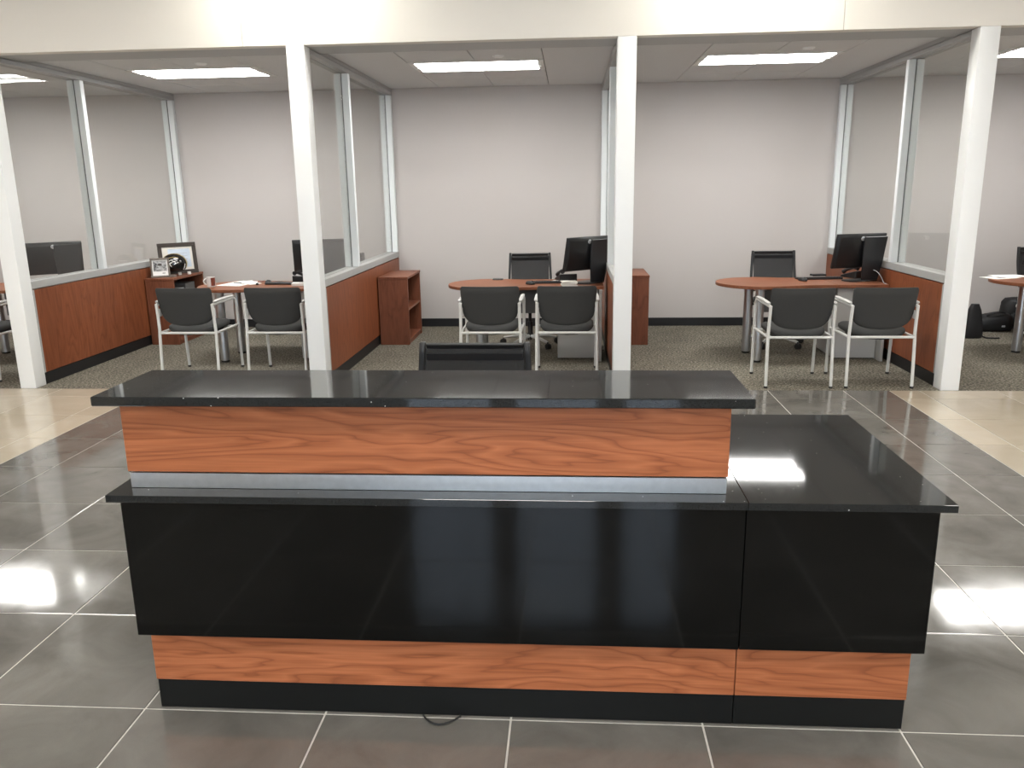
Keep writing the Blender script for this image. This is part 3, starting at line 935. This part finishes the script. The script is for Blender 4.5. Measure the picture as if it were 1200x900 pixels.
ph.location = (4.30, 6.24, TZ); ph.rotation_euler = (0, 0, .5)
kproto.location = (3.90, 6.09, TZ)
dup(ph, (-1.38, 6.15, TZ), -.2, 'black desk phone near the post in the left bay')
dup(ph, (1.37, 6.13, TZ), .3, 'black desk phone behind papers on the middle bay desk')
# mobile / tray items lying near the far edge
def slab(name, label, cat, loc, rz, hx, hy, h, mat):
    t = MB().box(-hx, hx, -hy, hy, 0, h).build(name, mat, bevel=min(.003, h * .3))
    t.location = loc; t.rotation_euler = (0, 0, rz)
    return tag(t, label, cat)
slab('calculator', 'small black slab at the far edge of the right bay desk', 'calculator', (3.985, 6.40, TZ), .1, .07, .045, .018, 'plastic')
slab('paper_tray', 'small black pad at the far edge of the middle bay desk', 'pad', (.66, 6.23, TZ), .05, .055, .035, .012, 'plastic')

def paper(label, loc, rz, hx=.108, hy=.14, h=.0016, mat='paper', curl=0.0):
    t = MB()
    n = 6
    rr = []
    for q in range(n + 1):
        y = -hy + 2 * hy * q / n
        z = curl * (q / n) ** 3
        rr.append([(-hx, y, z), (hx, y, z), (hx, y, z + h), (-hx, y, z + h)])
    o = t.rings(rr).build('paper_sheet', mat, smooth=0)
    o.location = loc; o.rotation_euler = (0, 0, rz)
    o['group'] = 'loose papers on the bay desks'
    return tag(o, label, 'paper')
p1 = paper('white paper sheet nearest the mug on left bay desk', (-2.06, 5.92, TZ), 1.35)
m = MB()
for r in range(4): m.box(-.085, .05 + .02 * (r % 2), -.10 + r * .05, -.085 + r * .05, .0016, .0020)
m.build('printed_lines', 'print', p1, smooth=0)
p2 = paper('white paper sheet lying behind the front sheet on left bay desk', (-2.02, 6.12, TZ + .002), 1.1)
m = MB().box(-.07, .02, -.05, .05, .0016, .0022).build('printed_picture', 'print', p2, smooth=0)
p3 = paper('curled paper sheet at the right of the left bay paper pile', (-1.90, 5.99, TZ + .004), .9, .07, .10, curl=.02)
pen = MB().tube([(-2.10, 6.02, .742), (-1.98, 6.03, .742)], .004, 8).build('pen', 'ink', smooth=50)
tag(pen, 'black pen lying across papers on the left bay desk', 'pen')
pen2 = MB().tube([(-1.86, 6.08, .742), (-1.83, 6.19, .740)], .0045, 8).build('pen', 'mug_red', smooth=50)
tag(pen2, 'dark red pen right of papers on left bay desk', 'pen')
slab('note_pad', 'pale grey note pad beside the post on left bay desk', 'pad', (-1.33, 5.82, TZ), .1, .07, .05, .03, 'paper')

# middle bay paper pile and coiled cord
t = thing('paper_pile', 'untidy pile of white papers under the middle bay monitor', 'papers', (1.41, 5.665, TZ), .1)
for k in range(6):
    m = MB().box(-.075, .075, -.05, .05, 0, .006)
    o = m.build('sheet', 'paper' if k % 2 == 0 else 'mat_board', t, bevel=.001)
    o.location = (random.uniform(-.012, .012), random.uniform(-.01, .01), k * .0075)
    o.rotation_euler = (0, 0, random.uniform(-.2, .2))
paper('pale flat paper behind the middle bay paper pile', (1.33, 5.99, TZ + .006), 1.2, .06, .11)

# far right bay papers
p5 = paper('white paper overhanging the far right desk at its left', (5.66, 6.10, TZ), 1.9, .11, .15)
m = MB().box(-.05, .03, -.03, .05, .0016, .0022).build('printed_picture', 'print', p5, smooth=0)
paper('white paper in front on the far right desk edge', (5.93, 5.66, TZ), 1.45, .12, .18)
paper('white paper at back of the far right desk', (5.80, 6.22, TZ + .002), 1.7, .11, .15)

# mug
t = thing('coffee_mug', 'white mug with brown red panel on the left bay desk', 'mug', (-2.225, 5.76, TZ))
MB().lathe([(0, .0), (.036, .0), (.040, .006), (.041, .10), (.0385, .10), (.037, .010), (0, .009)], n=26).build('cup', 'white', t, smooth=50)
pr = []
for q in range(9):
    a = -1.15 + 1.5 * q / 8
    pr.append(a)
rr = [[(r_ * math.cos(a), r_ * math.sin(a), z) for r_, z in ((.0413, .012), (.0424, .012), (.0424, .094), (.0413, .094))] for a in pr]
MB().rings(rr).build('colour_panel', 'mug_red', t, smooth=50)
MB().tube([(-.038 * .9, -.018, .082)] + bez((-.042, -.022, .085), (-.085, -.040, .06), (-.040, -.020, .022), 7), .0055, 8).build('handle', 'white', t, smooth=60)

# ------------------------------------------------------------------ pictures, helmet and small things on the left bay bookcase
BT = .7455
def picture(name, label, a, b, h, fw, fmat, tilt):
    """framed picture standing with its lower edge from a to b, leaning back by tilt"""
    a, b = Vector((a[0], a[1], 0)), Vector((b[0], b[1], 0))
    w = (b - a).length
    ang = math.atan2(b.y - a.y, b.x - a.x)
    mid = (a + b) / 2
    t = thing(name, label, 'picture', (mid.x, mid.y, BT), ang)
    R = Matrix.Rotation(-tilt, 4, 'X')
    hw = w / 2
    for bx in ((-hw, hw, h - fw, h), (-hw, hw, 0.0, fw), (-hw, -hw + fw, fw, h - fw), (hw - fw, hw, fw, h - fw)):
        MB().box(bx[0], bx[1], -.010, .012, bx[2] + .002, bx[3] + .002).xform(R).build('frame_bar', fmat, t, bevel=.003)
    return t, R, hw
t, R, hw = picture('framed_certificate', 'large dark framed pale blue certificate behind the helmet', (-3.275, 6.80), (-2.965, 7.10), .355, .044, 'frame_dark', .10)
MB().box(-hw + .04, hw - .04, .002, .006, .042, .317).xform(R).build('mat_board', 'mat_board', t, smooth=0)
MB().box(-.105, .145, -.001, .0015, .075, .285).xform(R).build('certificate', 'certificate', t, smooth=0)
m = MB()
for r in range(4): m.box(-.02 + .01 * r, .11, -.0016, -.0012, .235 - r * .035, .239 - r * .035)
m.xform(R).build('printed_lines', 'grey_cable', t, smooth=0)
MB().box(-.10, .14, -.0018, -.0012, .285, .288).xform(R).build('border_line', 'grey_cable', t, smooth=0)
for i, (x, lab) in enumerate(((-2.985, 'white card block under the certificate frame, right one'), (-3.06, 'white card block under the certificate frame, left one'))):
    o = MB().box(-.018, .018, -.012, .012, 0, .032).build('card_block', 'white', bevel=.002)
    o.location = (x, 6.955 - .075 * i - .06, BT); o.rotation_euler = (0, 0, .7)
    tag(o, lab, 'block')
o = MB().box(-.032, .032, -.02, .02, 0, .024).build('wooden_block', 'frame_grey', bevel=.002)
o.location = (-3.03, 6.60, BT); o.rotation_euler = (0, 0, .5)
tag(o, 'small brown wooden block in front of the helmet', 'block')

t, R, hw = picture('framed_photograph', 'small grey framed black and white photograph on bookcase', (-3.235, 6.50), (-3.055, 6.585), .215, .020, 'frame_grey', .16)
MB().box(-hw + .018, hw - .018, .002, .006, .018, .199).xform(R).build('mat_board', 'white', t, smooth=0)
MB().box(-hw + .030, hw - .030, -.0005, .0015, .070, .185).xform(R).build('photograph', 'sketch', t, smooth=0)
m = MB().box(.02, .05, -.001, .0015, .045, .052).xform(R).build('signature', 'ink', t, smooth=0)
MB().rings([[(-.02, .012, .15), (.02, .012, .15), (.02, .016, .15), (-.02, .016, .15)], [(-.03, .085, .002), (.03, .085, .002), (.03, .089, .002), (-.03, .089, .002)]]).build('easel_back', 'frame_dark', t)

# football helmet (faces to the left of the picture)
hm = thing('football_helmet', 'small black and gold football helmet in front of certificate', 'helmet', (-3.09, 6.775, BT), .35)
hm.scale = (1.12, 1.12, 1.12)
r_h = .105
bm_v = MB()
rings = []
nz, nn = 14, 28
for i in range(nz + 1):
    ph_ = PI * 0.5 - (PI * 0.5 + .72) * i / nz
    z = .118 + r_h * .98 * math.sin(ph_)
    rr_ = max(.002, math.cos(ph_))
    ring = []
    for q in range(nn):
        a = 2 * PI * q / nn
        x = 1.16 * r_h * rr_ * math.cos(a) * (1.0 if math.cos(a) > 0 else 1.02)
        y = .92 * r_h * rr_ * math.sin(a)
        zz = z
        if math.cos(a) < -.45 and z < .115:      # face opening: pull the shell edge up
            zz = z + (.115 - z) * min(1, (-math.cos(a) - .45) / .25)
            x = x * (1.0)
        ring.append((x, y, max(.004, zz)))
    rings.append(ring)
bm_v.rings(rings).build('shell', 'helmet', hm, smooth=60)
st = []
for q in range(15):                               # gold centre stripe over the crown
    a = math.radians(-25 + 195 * q / 14)
    x, z = 1.175 * r_h * math.cos(a), .118 + .995 * r_h * math.sin(a)
    st.append([(x, -.030, z), (x, .030, z), (x * .96, .030, .118 + (z - .118) * .97), (x * .96, -.030, .118 + (z - .118) * .97)])
MB().rings(st).build('centre_stripe', 'gold', hm, smooth=60)
m = MB()
for (xa, za, xb, zb) in ((-.040, .150, .000, .165), (-.035, .130, .022, .150), (-.015, .160, .028, .128), (.006, .170, .040, .150), (-.045, .112, -.010, .135), (.010, .120, .048, .135), (-.02, .098, -.035, .120)):
    def onshell(x, z):
        k = 1 - (x / (1.16 * r_h)) ** 2 - ((z - .118) / (.98 * r_h)) ** 2
        return (x, -.92 * r_h * math.sqrt(max(0, k)) - .0015, z)
    m.tube([onshell(xa, za), onshell((xa + xb) / 2, (za + zb) / 2 + .003), onshell(xb, zb)], .0042, 6)
m.build('side_marks', 'white', hm, smooth=50)
MB().tube([onshell(-.085, .150), onshell(-.05, .176), onshell(0, .190), onshell(.05, .180)], .005, 6).build('side_stripe', 'gold', hm, smooth=50)
for z, dx in ((.095, 0), (.062, .004), (.035, .012)):
    MB().tube([(-.05, -.093, z + .010)] + bez((-.09, -.085, z), (-.185 + dx, 0, z), (-.09, .085, z), 8) + [(-.05, .093, z + .010)], .0042, 6).build('face_guard_bar', 'chrome', hm, smooth=60)
MB().tube([(-.137, 0, .097), (-.133, 0, .06), (-.126, 0, .036)], .004, 6).build('face_guard_bar', 'chrome', hm, smooth=60)
MB().tube([onshell(.085, .060), onshell(.10, .090), onshell(.106, .120)], .004, 6).build('rear_marks', 'white', hm, smooth=50)

# papers and folders inside the left bay bookcase
for i, (y, h, mt, lab) in enumerate(((6.56, .20, 'paper', 'pile of pale papers on upper shelf of left bay bookcase'), (6.86, .25, 'modesty', 'dark box file on upper shelf of left bay bookcase'))):
    o = MB().box(-.10, .10, -.115, .115, 0, h).build('paper_pile' if i == 0 else 'box_file', mt, bevel=.003)
    o.location = (PX[1] + .27, y + .06, .3995)
    tag(o, lab, 'papers' if i == 0 else 'box file')
o = MB().box(-.11, .11, -.12, .12, 0, .012).build('folder', 'grey_cable', bevel=.002)
o.location = (PX[1] + .275, 6.62, .6005); o.rotation_euler = (0, 0, .08)
tag(o, 'grey folder lying on papers in the left bay bookcase', 'folder')

# ------------------------------------------------------------------ bags  in the far right bay
def bag(name, label, loc, rz, L_, W_, H_, lean=0.0):
    t = thing(name, label, 'bag', loc, rz, 'black bags on the carpet')
    rings = []
    for q in range(11):
        u = q / 10
        s_ = (1 - abs(2 * u - 1) ** 4.0) ** .5 * .96 + .04
        hh = H_ * (.66 + .34 * u) * s_
        ring = []
        for k in range(20):
            a = 2 * PI * k / 20
            c_, d_ = math.cos(a), math.sin(a)
            ring.append((-L_ / 2 + L_ * u, W_ / 2 * s_ * math.copysign(abs(c_) ** .6, c_), hh / 2 + hh / 2 * math.copysign(abs(d_) ** .7, d_) * .995 + .002))
        rings.append(ring)
    MB().rings(rings).build('body', 'bag', t, smooth=70)
    MB().tube([(-L_ * .2, -W_ * .3, H_ * .76)] + bez((-L_ * .18, -W_ * .36, H_ * .82), (0, -W_ * .62, H_ * 1.05), (L_ * .2, -W_ * .36, H_ * .9), 6), .010, 6).build('carry_strap', 'bag', t, smooth=60)
    MB().box(L_ * .12, L_ * .20, -W_ / 2 - .004, -W_ / 2 + .006, H_ * .25, H_ * .33).build('tag_patch', 'grey_cable', t, bevel=.002, label='small grey tag')
    return t
bag('duffel_bag', 'low black duffel bag on carpet in the far right bay', (6.20, 7.24, 0), .0, .46, .26, .24)
bp = thing('backpack', 'upright black backpack leaning behind duffel in far right bay', 'bag', (6.60, 7.48, 0), .0, 'black bags on the carpet')
rings = [[(x, y, z) for x, y, _ in sup(w, d, 24, .55)] for z, w, d in ((.0, .15, .09), (.02, .175, .115), (.2, .18, .12), (.36, .17, .11), (.41, .14, .085), (.425, .08, .04))]
MB().rings(rings).build('body', 'bag', bp, smooth=70)
MB().rings([[(x, y - .115, z) for x, y, _ in sup(w, d, 20, .55)] for z, w, d in ((.03, .11, .018), (.05, .13, .03), (.20, .13, .03), (.23, .10, .014))]).build('front_pocket', 'bag', bp, smooth=70)
MB().box(-.085, -.07, -.128, -.112, .30, .345).build('buckle', 'white', bp, bevel=.002, label='small pale buckle')
bp.scale = (1, 1, .82)
sb = thing('shoulder_bag', 'tall slim black bag beside the white post in far right bay', 'bag', (5.79, 6.80, 0), .1, 'black bags on the carpet')
rings = [[(x, y, z) for x, y, _ in sup(w, d, 20, .6)] for z, w, d in ((.0, .13, .07), (.02, .145, .085), (.15, .13, .075), (.30, .095, .05), (.37, .055, .03))]
MB().rings(rings).build('body', 'bag', sb, smooth=70)
MB().tube([(.10, -.06, .03), (.16, -.10, .008), (.28, -.14, .008), (.34, -.13, .008)], .009, 6).build('carry_strap', 'bag', sb, smooth=60)
sb.scale = (.72, .8, 1.0)
